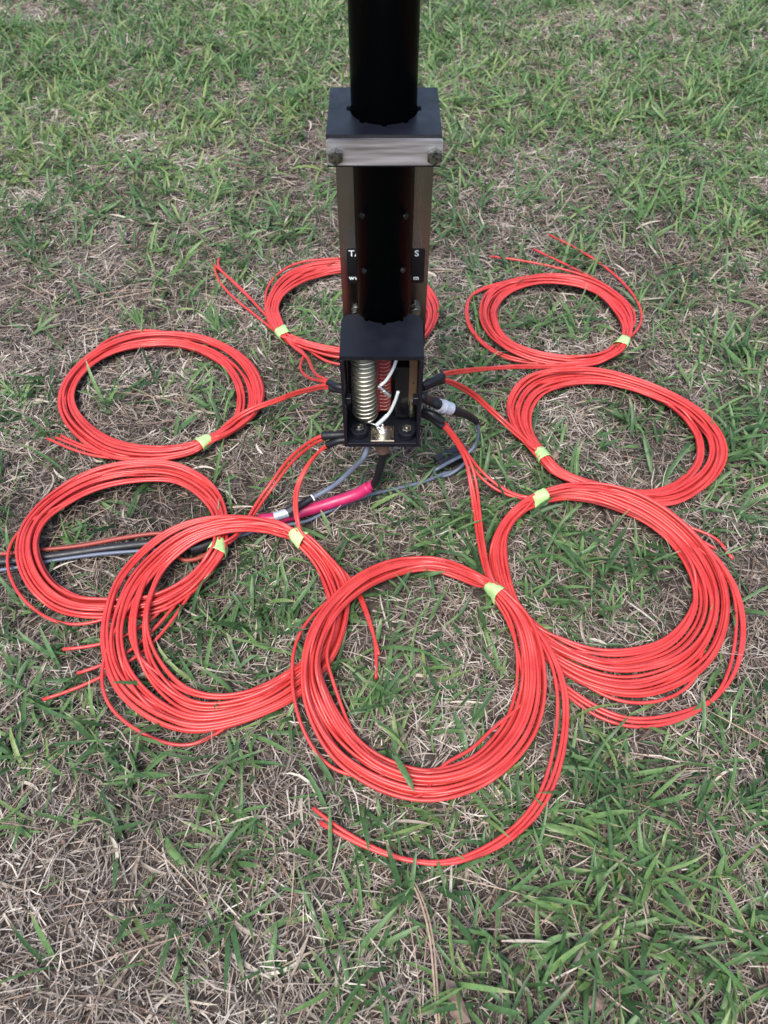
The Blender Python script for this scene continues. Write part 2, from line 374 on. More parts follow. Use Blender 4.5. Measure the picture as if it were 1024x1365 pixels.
# red board with silver windings
rb0 = AT(512.5, 520, .625).x
bm = bmesh.new(); bm_box(bm, (rb0, .627, .190), (.0150, .010, .104)); rb = bmlink('red_board', bm, M['redboard'], ant, bevel=.0006)
for k in range(20):
    z = .142 + k * .0051
    pth = catmull([(rb0 - .0076, .6235, z), (rb0 - .0045, .6205, z + .0008), (rb0, .6203, z + .0003), (rb0 + .003, .6205, z + .001), (rb0 + .0062, .6215, z + .0034)], 4)
    tube('winding', pth, .00036, M['flange'], rb, 6)
for sx in (-.0062, .0062):
    bm = bmesh.new(); bm_box(bm, (rb0 + sx, .6214, .190), (.0012, .0016, .102)); bmlink('strip', bm, M['redboard'], rb)
# black relay block, bronze strip
q0, q1 = AT(527, 490, .618), AT(545.5, 538, .618)
bm = bmesh.new(); bm_box(bm, ((q0.x + q1.x) / 2, .628, (q0.z + q1.z) / 2), (q1.x - q0.x, .020, q0.z - q1.z)); bmlink('relay', bm, M['chip'], ant, bevel=.0006)
bm = bmesh.new(); bm_box(bm, ((q0.x + q1.x) / 2, .629, q1.z - .012), (q1.x - q0.x - .001, .020, .022)); bmlink('capacitor', bm, M['chip'], ant, bevel=.0012)
q0, q1 = AT(547, 476, .612), AT(555, 541, .612)
bm = bmesh.new(); bm_box(bm, ((q0.x + q1.x) / 2 - .0002, .622, (q0.z + q1.z) / 2), (q1.x - q0.x, .020, q0.z - q1.z)); st = bmlink('bronze_strip', bm, M['bronze'], ant, bevel=.0005)
bm = bmesh.new(); bm_cyl(bm, ((q0.x + q1.x) / 2, .6125, q1.z + .034), ((q0.x + q1.x) / 2, .6112, q1.z + .034), .0009, n=10); bmlink('rivet', bm, M['chip'], st)
q = AT(549, 560, .612); bm = bmesh.new(); bm_cyl(bm, (q.x, .614, .140), (q.x, .614, .165), .0042, n=18); bmlink('terminal_post', bm, M['steel'], ant, bevel=.0005)
# bosses with nuts on the box floor
for px, py in ((479, 571), (542.5, 572.5)):
    c = P(px, py, .1345); bm = bmesh.new()
    ring = []
    bm_cyl(bm, (c.x, c.y, .1262), (c.x, c.y, .1345), .0098, n=36)
    b = bmlink('foot_mount', bm, M['pla'], ant, bevel=.001)
    bm = bmesh.new(); bm_cyl(bm, (c.x, c.y, .1344), (c.x, c.y, .1372), .0058, n=6); bm_cyl(bm, (c.x, c.y, .137), (c.x, c.y, .1395), .003, .0027, n=14)
    bmlink('nut', bm, M['steel'], b, bevel=.0004, seg=1)
# coax socket on the floor
c = P(510, 578, .128)
bm = bmesh.new(); bm_box(bm, (c.x, c.y, .1274), (.0262, .0235, .0026)); so = bmlink('coax_socket', bm, M['flange'], ant, bevel=.0004, seg=1)
for sx in (-1, 1):
    for sy in (-1, 1):
        bm = bmesh.new(); bm_cyl(bm, (c.x + sx * .0098, c.y + sy * .0086, .1285), (c.x + sx * .0098, c.y + sy * .0086, .1302), .0022, .0018, 14); bmlink('screw', bm, M['steel'], so)
bm = bmesh.new(); bm_cyl(bm, (c.x, c.y, .1285), (c.x, c.y, .1345), .0062, .0055, n=26); bm_cyl(bm, (c.x, c.y, .134), (c.x, c.y, .140), .002, n=12); bmlink('contact', bm, M['silver'], so, bevel=.0003, seg=1)
sock = c.copy()
# crimped lugs and jumper wires
w1 = [AT(*p) for p in ((529, 478, .606), (524, 492, .603), (515, 507, .600), (507, 514, .598))]
jw = tube('jumper_wire', catmull([tuple(p) for p in w1], 8), .0017, M['whitewire'], ant, 10)
p0, p1 = AT(504.5, 514.5, .598), AT(519.5, 528, .5975)
def lug(a, b, r):
    a, b = Vector(a), Vector(b); bm = bmesh.new(); d = (b - a)
    bm_cyl(bm, a, a + d * .45, r * .8, r, 14); bm_cyl(bm, a + d * .42, b, r * 1.12, r * 1.2, 14)
    return bm
bmlink('crimp_lug', lug(p0, p1, .0022), M['lug'], jw, bevel=.0003, seg=1)
w2 = [AT(*p) for p in ((531, 522, .598), (527, 534, .598), (520, 549, .597), (512, 558, .597), (502, 567, .597))]
jw = tube('jumper_wire', catmull([tuple(p) for p in w2], 8), [.0018] * 20 + [.0023] * 12 + [.0025], M['whitewire'], ant, 10)
bmlink('crimp_lug', lug(AT(503, 569, .596), AT(518, 583, .5955), .0024), M['lug'], jw, bevel=.0003, seg=1)
bmlink('crimp_lug', lug(AT(510, 565, .597), AT(512, 581, .597), .0019), M['lug'], jw, bevel=.0003, seg=1)

# ------------------------------------------------------------------ wire coils
WD = .0037; ZW = .0068
CELL = .003; GX0, GY0, GN, GM = -1.0, -.1, 667, 800
HG = np.zeros((GN, GM))
def gidx(x, y): return np.clip(((x - GX0) / CELL).astype(int), 1, GN - 2), np.clip(((y - GY0) / CELL).astype(int), 1, GM - 2)
def gmax(x, y):
    i, j = gidx(x, y); r = HG[i, j]
    for a in (-1, 0, 1):
        for b in (-1, 0, 1): r = np.maximum(r, HG[i + a, j + b])
    return r
def stamp(p, r):
    for dx, dy in ((0, 0), (r * .7, 0), (-r * .7, 0), (0, r * .7), (0, -r * .7)):
        i, j = gidx(p[:, 0] + dx, p[:, 1] + dy); np.maximum.at(HG, (i, j), p[:, 2] + r)
def smooth1(a, k):
    w = np.hanning(2 * k + 3)[1:-1]; w /= w.sum()
    return np.convolve(np.pad(a, k, mode='edge'), w, 'valid')

# ------------------------------------------------------------------ loose cables
def ground_tube(pts, sub=8):
    return catmull([tuple(P(a, b, z)) for a, b, z in pts], sub)
# feed line from the socket below the box, with its pink sleeve
feed = empty('feed_line', P(440, 670, 0)); tag(feed, 'coax feed line in a pink sleeve running from under the box to the left edge', 'cable')
zs = sock.z
bm = bmesh.new(); bm_cyl(bm, (sock.x, sock.y, .1005), (sock.x, sock.y, .1195), .0078, n=26); bmlink('connector', bm, M['copper'], feed, bevel=.0006)
p = catmull([(sock.x, sock.y, .1035), (sock.x, sock.y - .001, .090)] + [tuple(P(a, b, z)) for a, b, z in ((506, 626, .070), (502, 640, .052), (497, 647, .040))], 8)
tube('sleeve_end', p, .0049, M['shrink'], feed, 16)
p = ground_tube([(500, 643, .045), (488, 652, .034)]); tube('sleeve', p, .0052, M['pink'], feed, 16)
p = ground_tube([(492, 649, .038), (475, 659, .026), (440, 671, .017), (400, 683, .014), (375, 690, .013), (345, 693, .012)])
tube('sleeve', p, .0072, M['pink'], feed, 18)
p = ground_tube([(348, 693, .012), (320, 705, .007), (290, 720, .007), (272, 727, .008)]); tube('cable', p, .004, M['blackcable'], feed)
p = ground_tube([(284, 722, .009), (268, 728, .009), (254, 731, .009)]); tube('connector', p, .0078, M['ferrite'], feed, 14)
p = ground_tube([(256, 730, .009), (215, 724, .0065), (150, 730, .0065), (80, 740, .0065), (30, 747, .008), (-30, 750, .007)]); tube('cable', p, .0047, M['blackcable'], feed)
# grey cable from the connector on the right, through the clip-on ferrite and away to the left
gc = empty('control_cable', P(560, 640, 0)); tag(gc, 'thin blue grey cable looping from the right side connector across the grass', 'cable')
p = catmull([tuple(AT(562, 528, .612)), tuple(P(572, 534, .145)), tuple(P(582, 538, .138)), tuple(P(590, 542, .132))], 6)
tube('sleeve_end', p, np.linspace(.0052, .0062, len(p)), M['shrink'], gc, 16)
a, b = P(585.5, 540, .136), P(601, 545, .124)
bm = bmesh.new(); bm_cyl(bm, a, b, .0076, n=28); bm_cyl(bm, a + (b - a) * .25, a + (b - a) * .45, .0082, n=28); bmlink('collar', bm, M['greymetal'], gc, bevel=.0006)
p = catmull([tuple(P(600, 545, .125)), tuple(P(610, 549, .115)), tuple(P(622, 553, .10)), tuple(P(633, 560, .085)), tuple(P(636, 564, .08))], 6)
tube('boot', p, np.linspace(.0062, .0036, len(p)), M['shrink'], gc, 14)
p = ground_tube([(635, 562, .082), (638, 575, .06), (634, 592, .034), (624, 606, .022), (604, 616, .020), (586, 624, .018), (582, 627, .017), (586, 632, .012), (600, 631, .012), (616, 622, .014),
                 (626, 612, .016), (622, 618, .012), (606, 632, .007)], 6)
p = ground_tube([(635, 562, .082), (638, 575, .062), (635, 590, .038), (625, 603, .026), (605, 613, .022), (585, 624, .021), (579, 628, .017), (583, 634, .007), (598, 633, .007), (615, 622, .013), (622, 613, .014), (612, 626, .007), (590, 632, .009),
                 (565, 642, .009), (530, 651, .009), (495, 659, .009), (460, 672, .009), (430, 685, .008), (404, 696, .007), (350, 705, .006), (300, 720, .006), (260, 728, .006), (190, 734, .0065), (130, 739, .0065), (60, 749, .0065), (20, 757, .007), (-30, 764, .007)], 6)
tube('cable', p, .0022, M['grey'], gc)
fr = empty('ferrite_choke', P(602, 616, 0)); tag(fr, 'small black clip-on ferrite choke lying on grass right of the box', 'ferrite choke')
a, b = P(583, 620, .007), P(622, 602, .007); d = (b - a).normalized(); s = Vector((-d.y, d.x, 0))
rot = Matrix((d, s, Vector((0, 0, 1)))).transposed(); L = (b - a).length; ctr = (a + b) / 2
for sgn, nm in ((-1, 'half_shell'), (1, 'half_shell')):
    bm = bmesh.new(); bm_box(bm, ctr + s * sgn * .0052 + Vector((0, 0, .001)), (L, .0100, .0165), rot); bmlink(nm, bm, M['ferrite'], fr, smooth=False, bevel=.0025, seg=3)
bm = bmesh.new(); bm_box(bm, ctr + s * .0108 + Vector((0, 0, .003)), (L * .35, .0016, .007), rot); bmlink('latch', bm, M['ferrite'], fr, bevel=.0005)
# short grey cable from the box bottom to an inline connector
sc_ = empty('short_grey_cable', P(430, 650, 0)); tag(sc_, 'short grey cable from the box bottom ending in a black and silver connector', 'cable')
q0 = Vector((-.017, .605, .119))
p = catmull([tuple(q0), tuple(P(486, 608, .10)), tuple(P(470, 625, .072)), tuple(P(447, 646, .045)), tuple(P(420, 662, .030)), tuple(P(415, 665, .028))], 8)
tube('cable', p, .0030, M['grey'], sc_)
p = catmull([tuple(P(418, 663, .029)), tuple(P(408, 669, .027)), tuple(P(394, 677, .025))], 6); tube('boot', p, np.linspace(.0040, .0052, len(p)), M['shrink'], sc_, 14)
p = catmull([tuple(P(417.5, 663.3, .029)), tuple(P(416, 664.2, .0288))], 4); tube('ring', p, .0044, M['ink'], sc_, 14)
a, b = P(396, 676, .025), P(383, 684, .023); bm = bmesh.new(); bm_cyl(bm, a, b, .0070, n=8); bmlink('collar', bm, M['ferrite'], sc_, bevel=.0006)
a, b = P(385, 683, .023), P(366, 689, .020); bm = bmesh.new(); bm_cyl(bm, a, b, .0056, n=24); bmlink('plug', bm, M['greymetal'], sc_, bevel=.0006)
# orange-red wire to the left edge
pw = empty('power_wire', P(110, 725, 0)); tag(pw, 'dull orange red wire lying just above the black cable at left', 'wire')
p = ground_tube([(298, 722, .007), (272, 741, .007), (250, 747, .007), (236, 742, .008)], 6); tube('wire', p, .0028, M['red2'], pw)
p = ground_tube([(252, 716, .009), (215, 711, .007), (170, 716, .007), (110, 727, .007), (57, 733, .007), (20, 737, .008), (-30, 740, .007)], 8)
tube('wire', p, .0026, M['red2'], pw)
for o in [x for x in bpy.data.objects if x.type == 'MESH' and x.parent in (feed, gc, sc_, pw, fr)]:
    v = np.empty(len(o.data.vertices) * 3); o.data.vertices.foreach_get('co', v); v = v.reshape(-1, 3) + np.array(o.parent.location)
    k = v[:, 2] < .05
    if k.any():
        ii, jj = gidx(v[k, 0], v[k, 1]); np.maximum.at(HG, (ii, jj), v[k, 2])


def make_coil(label, org, sc, loop, W, turns, leads, tails, s_end, bulges, shrinks, seed, tape_w=.021, tape_len=.0178, band=1.0):
    """loop: (outer x, y, inner x, y) all round from the tape in winding direction, as measured in one enlargement"""
    rs = np.random.default_rng(seed)
    f = lambda x, y: (org[0] + x / sc, org[1] + y / sc)
    O = np.array([P(*f(a, b), ZW)[:2] for a, b, c, d in loop]); I = np.array([P(*f(c, d), ZW)[:2] for a, b, c, d in loop])
    J = 40; n = len(loop)
    def resamp(A):
        d = catmull(A, 40, True); return d[np.linspace(0, len(d), J, endpoint=False).astype(int)]
    O, I = resamp(O), resamp(I); mid = (O + I) / 2
    root = empty('wire_coil', (mid[:, 0].mean(), mid[:, 1].mean(), 0))
    tag(root, label, 'wire coil', 'red wire coils laid out round the antenna')
    N = int(math.ceil(W * turns)); K = 5
    # order of the strands across the band, drifting a little from knot to knot
    base = rs.permutation(N).astype(float)
    knots = np.zeros((K, N))
    for k in range(K):
        rk = np.argsort(np.argsort(base + rs.normal(0, 1.5, N)))
        gaps = .35 + 1.2 * rs.random(N + 1) ** 2 + 2.4 * (rs.random(N + 1) > .82); gaps[0] = gaps[-1] = 0.05
        cum = np.cumsum(gaps)[:N] / gaps.sum()
        cum = (cum - cum.min()) / (cum.max() - cum.min())
        knots[k] = cum[rk]
    st = np.arange(J) / J * (K)
    k0 = np.floor(st).astype(int); fr = st - k0; fr = fr * fr * (3 - 2 * fr)
    U = knots[k0 % K] * (1 - fr)[:, None] + knots[(k0 + 1) % K] * fr[:, None]          # J x N
    Zs = np.zeros((J, N)); XY = np.zeros((J, N, 2)); order = rs.permutation(N)
    for j in range(J):
        dvec = O[j] - I[j]; wd = np.linalg.norm(dvec); dn = dvec / wd
        near = min(j, J - j)
        if near <= 1: 
            wd2 = min(wd, tape_w) if near == 0 else min(wd, tape_w * 1.12)
        else: wd2 = wd
        x = WD / 2 + U[j] * (wd2 - WD)
        x0 = (wd - wd2) / 2
        done = []
        for k in order:
            z = 0.0
            for (xa, za) in done:
                dx = abs(x[k] - xa)
                if dx < WD * .93: z = max(z, za + math.sqrt(max(0, (WD * .95) ** 2 - dx * dx)) * .8)
            Zs[j, k] = z; done.append((x[k], z))
        Zs[j] = np.minimum(Zs[j], .016 if near <= 1 else .0125)
        for (bk, bs, bw, amt) in bulges:
            ds = (j / J - bs + .5) % 1 - .5
            g = math.exp(-(ds / bw) ** 4); x[bk] = x[bk] * (1 - g) + ((wd if amt > 0 else 0) + amt / 1150.) * g
            if abs(ds) < bw: Zs[j, bk] *= .3
        XY[j] = I[j] + dn * (x + x0)[:, None]
    paths = []; tp = []; turn_marks = []
    for w in range(W):
        ctrl = []
        ld = leads[w % len(leads)]
        for (px, py, z) in ld:
            jit = rs.normal(0, .0006, 2); q = P(px, py, ZW + z); ctrl.append((q.x + jit[0], q.y + jit[1], q.z))
        k_turns = [t for t in range(int(math.ceil(turns))) if t * W + w < N]
        for t in k_turns:
            turn_marks.append((w, len(ctrl)))
            for j in range(J):
                zc = WD / 2 + Zs[j, t * W + w]; kf = 1 - zc / (CAM_H - ZW)      # measured on the ground plane: a raised strand stands nearer
                ctrl.append((XY[j, t * W + w, 0] * kf, XY[j, t * W + w, 1] * kf, ZW + zc))
        tl = tails[w] if w < len(tails) else None
        if tl:
            last = k_turns[-1] * W + w
            for j in range(int(s_end * J)):
                mixu = order[(w * 3) % N]
                zc = WD / 2 + Zs[j, last]; kf = 1 - zc / (CAM_H - ZW); ctrl.append((XY[j, last, 0] * kf, XY[j, last, 1] * kf, ZW + zc))
            for (px, py, *zz) in tl:
                q = P(px, py, ZW); ctrl.append((q.x, q.y, ZW + WD / 2 + (zz[0] if zz else .0025)))
        else:
            ctrl = ctrl[:-3]
        p = catmull(ctrl, 4)
        lift = gmax(p[:, 0], p[:, 1]); lift = np.where(lift > ZW, lift - ZW * .95, 0)
        nl = len(ld) * 4
        lift[:max(0, nl - 8)] = 0
        mxl = lift.copy()
        for sft in range(1, 7):
            mxl[sft:] = np.maximum(mxl[sft:], lift[:-sft]); mxl[:-sft] = np.maximum(mxl[:-sft], lift[sft:])
        lift = smooth1(mxl, 13); lift[:max(0, nl - 12)] = 0; lift = smooth1(lift, 4)
        p[:, :2] *= (1 - lift / (CAM_H - p[:, 2]))[:, None]; p[:, 2] += lift
        xy = np.stack([smooth1(p[:, 0], 4), smooth1(p[:, 1], 4)], 1); p[:, 2] = np.concatenate([p[:2, 2], smooth1(p[:, 2], 2)[2:-2], p[-2:, 2]]); xy[:2] = p[:2, :2]; xy[-2:] = p[-2:, :2]; p[:, :2] = xy
        paths.append(p)
        for (ww, ci) in turn_marks:
            if ww == w: tp.append(p[max(0, ci * 4 - (0 if (ww, ci) == [m for m in turn_marks if m[0] == w][0] else 6)):ci * 4 + 7])
        o = tube('wire', p, WD / 2, M['red'], root, 10)
    for p in paths: stamp(p, WD / 2)
    # tape band round the bundle
    c = mid[0]; along = mid[1] - mid[-1]; along /= np.linalg.norm(along); acr = np.array([-along[1], along[0]])
    allp = np.vstack(tp); c = allp[:, :2].mean(0); dd = allp[:, :2] - c
    u_, v_ = dd @ along, dd @ acr; hh = allp[:, 2]
    vs_, fs_ = [], []; na, nt = 32, 6
    nrm = np.linspace(0, 2 * math.pi, 64, endpoint=False); nx_, nz_ = np.cos(nrm), np.sin(nrm)
    for s in range(nt + 1):
        al = (s / nt - .5) * tape_len; k = np.abs(u_ - al) < .0055
        cv, cz = v_[k], hh[k]; lo, hi = np.percentile(cv, [2, 98]); keep = (cv >= lo) & (cv <= hi) & (cz <= np.percentile(cz, 97))
        cv, cz = cv[keep], cz[keep]; mv, mz = (cv.min() + cv.max()) / 2, (cz.min() + cz.max()) / 2
        hs = (nx_[:, None] * (cv - mv)[None] + nz_[:, None] * (cz - mz)[None]).max(1) + WD * .74      # tight hull round the strands
        for q in range(na):
            a = 2 * math.pi * q / na; dt = nx_ * math.cos(a) + nz_ * math.sin(a)
            rr = np.min(np.where(dt > .08, hs / np.maximum(dt, .08), 9)) * (1 + .012 * math.sin(7 * a + seed + s))
            al2 = al + .0007 * math.sin(a * 2 + seed)
            pt = c + along * al2 + acr * (mv + rr * math.cos(a)); vs_.append((pt[0], pt[1], mz + rr * math.sin(a)))
    for s in range(nt):
        for q in range(na): fs_.append((s * na + q, s * na + (q + 1) % na, (s + 1) * na + (q + 1) % na, (s + 1) * na + q))
    me = bpy.data.meshes.new('tape'); me.from_pydata(vs_, [], fs_)
    to = link('tape', me, M['tape'], root, True)
    sm = to.modifiers.new('thick', 'SOLIDIFY'); sm.thickness = .0004; sm.offset = 1
    for pts, r in shrinks:
        p = catmull([tuple(P(a, b, ZW + z)) for a, b, z in pts], 8); k = len(p)
        tube('heat_shrink', p, np.linspace(r * .82, r, k), M['shrink'], root, 14)
    return root
def sh(org, sc, pts): return [(org[0] + p[0] / sc, org[1] + p[1] / sc, *p[2:]) for p in pts]

# -- left, below the upper left one etc.: laid in the order in which they overlap
oD, sD = (60, 420), 2.56
loopD = [(552, 450, 538, 418), (500, 480, 480, 437), (400, 500, 390, 447), (290, 500, 290, 437), (200, 480, 210, 410), (120, 430, 150, 365), (65, 370, 110, 315),
         (42, 300, 100, 265), (60, 230, 125, 210), (110, 165, 185, 155), (190, 105, 270, 120), (290, 65, 370, 108), (400, 55, 460, 110), (520, 65, 550, 140),
         (620, 100, 620, 190), (700, 155, 655, 260), (740, 220, 655, 320), (750, 285, 640, 355), (715, 350, 615, 375), (640, 405, 580, 400)]
ldD = [[(459, 521, .155), (447, 517, .155), (437, 516, .150), (404, 519, .095), (365, 531, .035), (333, 543, .016), (303, 563, .012)],
       [(459, 524, .150), (447, 520, .150), (437, 519, .145), (404, 522, .090), (365, 535, .032), (333, 548, .014), (305, 567, .009)]]
tlD = [sh(oD, sD, t) for t in ([(330, 497), (220, 497), (130, 478), (70, 455), (12, 428)], [(340, 500), (230, 490), (150, 470), (90, 445), (40, 425)],
                               [(330, 490), (235, 482), (160, 462), (100, 440), (58, 418)])]
make_coil('upper left red wire coil with one nearly straight lead to the box', oD, sD, loopD, 3, 6.34, ldD, tlD, .08,
          [(3, .55, .08, 7)], [([(461, 521, .155), (452, 519, .155), (441, 517, .152)], .0048)], 11)

oC, sC = (0, 590), 3.103
loopC = [(945, 445, 872, 425), (905, 500, 835, 490), (850, 580, 770, 555), (780, 640, 690, 605), (680, 700, 600, 635), (560, 725, 500, 645), (440, 730, 420, 638),
         (320, 725, 330, 630), (210, 690, 250, 590), (120, 610, 195, 530), (70, 510, 165, 450), (65, 410, 165, 385), (100, 320, 200, 320), (170, 240, 270, 265),
         (270, 165, 380, 205), (390, 105, 500, 172), (530, 75, 620, 160), (680, 72, 720, 165), (790, 105, 800, 205), (880, 165, 855, 260), (930, 240, 880, 310), (950, 330, 885, 380)]
ldC = [[(461, 580, .115), (448, 580, .115), (428, 582, .110), (392, 602, .070), (362, 640, .028), (340, 674, .018), (320, 708, .016), (303, 722, .016)],
       [(461, 583, .110), (448, 583, .110), (429, 586, .105), (396, 606, .065), (366, 643, .024), (344, 677, .014), (324, 710, .012), (305, 724, .012)]]
tlC = [[(270, 770), (245, 810), (206, 862), (160, 893), (110, 918), (59, 935)], [(262, 775), (230, 815), (190, 860), (150, 885), (105, 900)],
       [(255, 775), (225, 808), (190, 840), (140, 862), (86, 868)]]
C_args = dict(org=oC, sc=sC, loop=loopC, W=3, turns=6.34, leads=ldC, tails=tlC, s_end=.06)
make_coil('red wire coil crossed by the black and grey cables near the left edge', bulges=[(4, .40, .15, 13)],
          shrinks=[([(464, 579, .115), (447, 580, .115), (430, 581, .112)], .0050)], seed=12, **C_args)

oB, sB = (50, 660), 2.1787
loopB = [(778, 107, 746, 141), (845, 170, 800, 200), (900, 240, 830, 275), (908, 330, 845, 345), (885, 430, 815, 440), (840, 510, 745, 495), (760, 590, 660, 545), (640, 650, 560, 575),
         (500, 690, 470, 570), (400, 685, 400, 530), (300, 640, 345, 455), (225, 570, 325, 390), (190, 480, 325, 330), (183, 390, 345, 265), (205, 290, 372, 215),
         (245, 215, 410, 175), (330, 130, 475, 130), (430, 75, 560, 107), (550, 55, 640, 105), (670, 65, 700, 118)]
ldB = [[(462, 586, .112), (450, 588, .110), (436, 594, .100), (414, 612, .070), (400, 640, .038), (394, 668, .025), (398, 695, .022)],
       [(462, 588, .108), (450, 591, .105), (433, 598, .095), (411, 615, .066), (396, 643, .034), (391, 671, .021), (396, 698, .018)]]
tlB = [sh(oB, sB, t) for t in ([(910, 240), (945, 310), (968, 375), (985, 450), (983, 540)], [(905, 245), (940, 315), (965, 380), (982, 430), (992, 470)])]
make_coil('red wire coil left of front centre, lying over its left neighbour', oB, sB, loopB, 2, 9.5, ldB, tlB, .05,
          [(5, .50, .14, 18)], [([(464, 586, .112), (450, 588, .110), (437, 593, .102)], .0046)], 13)

oE, sE = (270, 320), 3.012
loopE = [(312, 398, 342, 370), (270, 345, 320, 320), (250, 290, 305, 270), (265, 220, 330, 220), (310, 150, 385, 180), (390, 100, 460, 150), (500, 75, 560, 130), (640, 70, 650, 128),
         (780, 95, 770, 150), (880, 155, 840, 210), (940, 230, 880, 280), (950, 300, 888, 330), (905, 385, 850, 400), (820, 440, 760, 440), (700, 472, 660, 448), (550, 478, 540, 430),
         (440, 450, 430, 408), (365, 425, 380, 388)]
ldE = [[(459, 518, .158), (447, 514, .158), (436, 510, .150), (420, 498, .10), (413, 485, .06), (409, 474, .03), (400, 468, .018), (386, 458, .014)],
       [(459, 520, .155), (447, 516, .155), (434, 513, .148), (412, 502, .09), (400, 494, .05), (401, 482, .03), (407, 473, .02), (402, 467, .016), (390, 461, .012)]]
tlE = [sh(oE, sE, t) for t in ([(240, 330), (160, 270), (100, 215), (62, 165), (48, 112)], [(235, 290), (190, 240), (120, 175), (75, 130), (50, 112)],
                               [(245, 300), (180, 225), (120, 170), (60, 118), (70, 82)])]
make_coil('red wire coil lying behind the antenna plate and partly hidden by it', oE, sE, loopE, 3, 6, ldE, tlE, .04,
          [(5, .23, .08, 9), (7, .83, .06, 14)], [([(461, 518, .158), (449, 515, .158), (439, 511, .152)], .0046)], 14)

oF, sF = (580, 300), 3.413
loopF = [(872, 557, 825, 530), (820, 600, 770, 570), (730, 640, 680, 590), (600, 648, 570, 590), (450, 622, 440, 565), (330, 572, 350, 525), (250, 510, 300, 470), (205, 440, 285, 420),
         (200, 370, 290, 380), (220, 310, 330, 325), (290, 265, 400, 285), (400, 235, 490, 265), (520, 220, 590, 270), (640, 230, 680, 290), (740, 265, 760, 330),
         (830, 320, 820, 400), (885, 390, 850, 460), (900, 465, 850, 505)]
loopF = [loopF[0]] + loopF[1:][::-1]
ldF = [[(566, 513, .150), (578, 507, .150), (592, 500, .145), (620, 493, .09), (655, 488, .035), (697, 486, .014), (750, 488, .010), (795, 482, .010), (818, 472, .012)],
       [(566, 516, .146), (578, 510, .146), (592, 503, .141), (622, 496, .085), (657, 490, .032), (699, 489, .010), (752, 491, .008), (799, 484, .008), (822, 473, .010)]]
tlF = [sh(oF, sF, t) for t in ([(905, 450), (870, 370), (790, 290), (680, 240), (560, 206), (400, 172), (250, 153)], [(915, 460), (895, 390), (830, 320), (700, 243), (560, 174), (447, 120)],
                               [(925, 490), (942, 400), (880, 300), (780, 205), (650, 120), (517, 55)])]
make_coil('red wire coil farthest back at right with three loose ends pointing up and left', oF, sF, loopF, 3, 5.34, ldF, tlF, .03,
          [(2, .62, .17, 23), (6, .60, .16, 20)], [([(563, 514, .150), (577, 508, .150), (590, 501, .146)], .0048)], 15)

oG, sG = (570, 470), 2.438
loopG = [(355, 343, 388, 321), (400, 392, 432, 372), (462, 422, 500, 405), (550, 452, 590, 430), (680, 490, 690, 447), (790, 500, 770, 435), (880, 465, 830, 400), (950, 400, 870, 350),
         (978, 330, 872, 290), (955, 255, 850, 245), (890, 185, 800, 190), (800, 130, 720, 145), (690, 85, 620, 110), (560, 50, 530, 102), (440, 47, 440, 115), (350, 62, 375, 140),
         (290, 100, 340, 190), (257, 160, 338, 240), (265, 220, 350, 272), (305, 285, 368, 300)]
ldG = [[(566, 517, .142), (578, 511, .142), (592, 508, .136), (622, 515, .08), (650, 538, .03), (676, 563, .014), (701, 587, .014), (718, 601, .012)],
       [(566, 519, .138), (578, 513, .138), (592, 511, .132), (620, 518, .076), (648, 541, .027), (673, 566, .010), (699, 589, .010), (716, 603, .010)]]
tlG = [[(790, 652), (850, 676), (900, 700), (945, 715), (960, 728), (975, 748)], [(790, 655), (850, 680), (900, 705), (930, 722), (952, 734)]]
make_coil('red wire coil at far right middle, partly under the large coil in front of it', oG, sG, loopG, 3, 6.34, ldG, tlG, .10,
          [], [([(563, 518, .142), (577, 511, .142), (590, 507, .137)], .0046)], 16)

oH, sH = (600, 620), 2.4976
loopH = [(279, 91, 299, 138), (380, 62, 380, 118), (480, 55, 470, 128), (580, 72, 560, 155), (680, 115, 650, 195), (770, 180, 730, 260), (850, 260, 785, 340), (910, 360, 810, 420),
         (932, 460, 800, 500), (920, 560, 750, 570), (870, 660, 680, 610), (780, 730, 580, 630), (660, 772, 480, 625), (540, 765, 390, 590), (430, 725, 310, 545), (330, 660, 250, 490),
         (240, 560, 215, 430), (165, 440, 195, 350), (130, 340, 188, 270), (140, 250, 200, 215), (190, 160, 240, 165)]
ldH = [[(566, 548, .118), (578, 554, .116), (590, 563, .105), (612, 586, .065), (632, 618, .030), (660, 645, .016), (690, 661, .014), (708, 663, .016)],
       [(566, 550, .114), (578, 557, .112), (588, 566, .101), (609, 589, .062), (629, 622, .027), (655, 649, .013), (688, 664, .011), (708, 665, .012)]]
tlH = [sh(oH, sH, t) for t in ([(905, 330), (960, 440), (978, 540), (965, 660), (900, 770), (790, 840), (650, 868), (520, 845), (410, 775), (340, 725)],
                               [(895, 330), (945, 440), (950, 560), (925, 700), (870, 790), (780, 850), (650, 883), (520, 862), (420, 800), (345, 735)],
                               [(905, 335), (955, 450), (970, 550), (955, 670), (895, 780), (770, 828), (640, 855), (530, 835), (420, 770), (350, 715)])]
make_coil('widest red wire coil, at right front, strands spread apart along its lower side', oH, sH, loopH, 3, 6.67, ldH, tlH, .28,
          [(8, .58, .1, 9), (3, .50, .18, -10), (11, .47, .16, -4)], [([(563, 547, .118), (577, 553, .116), (589, 562, .107)], .0054)], 17)

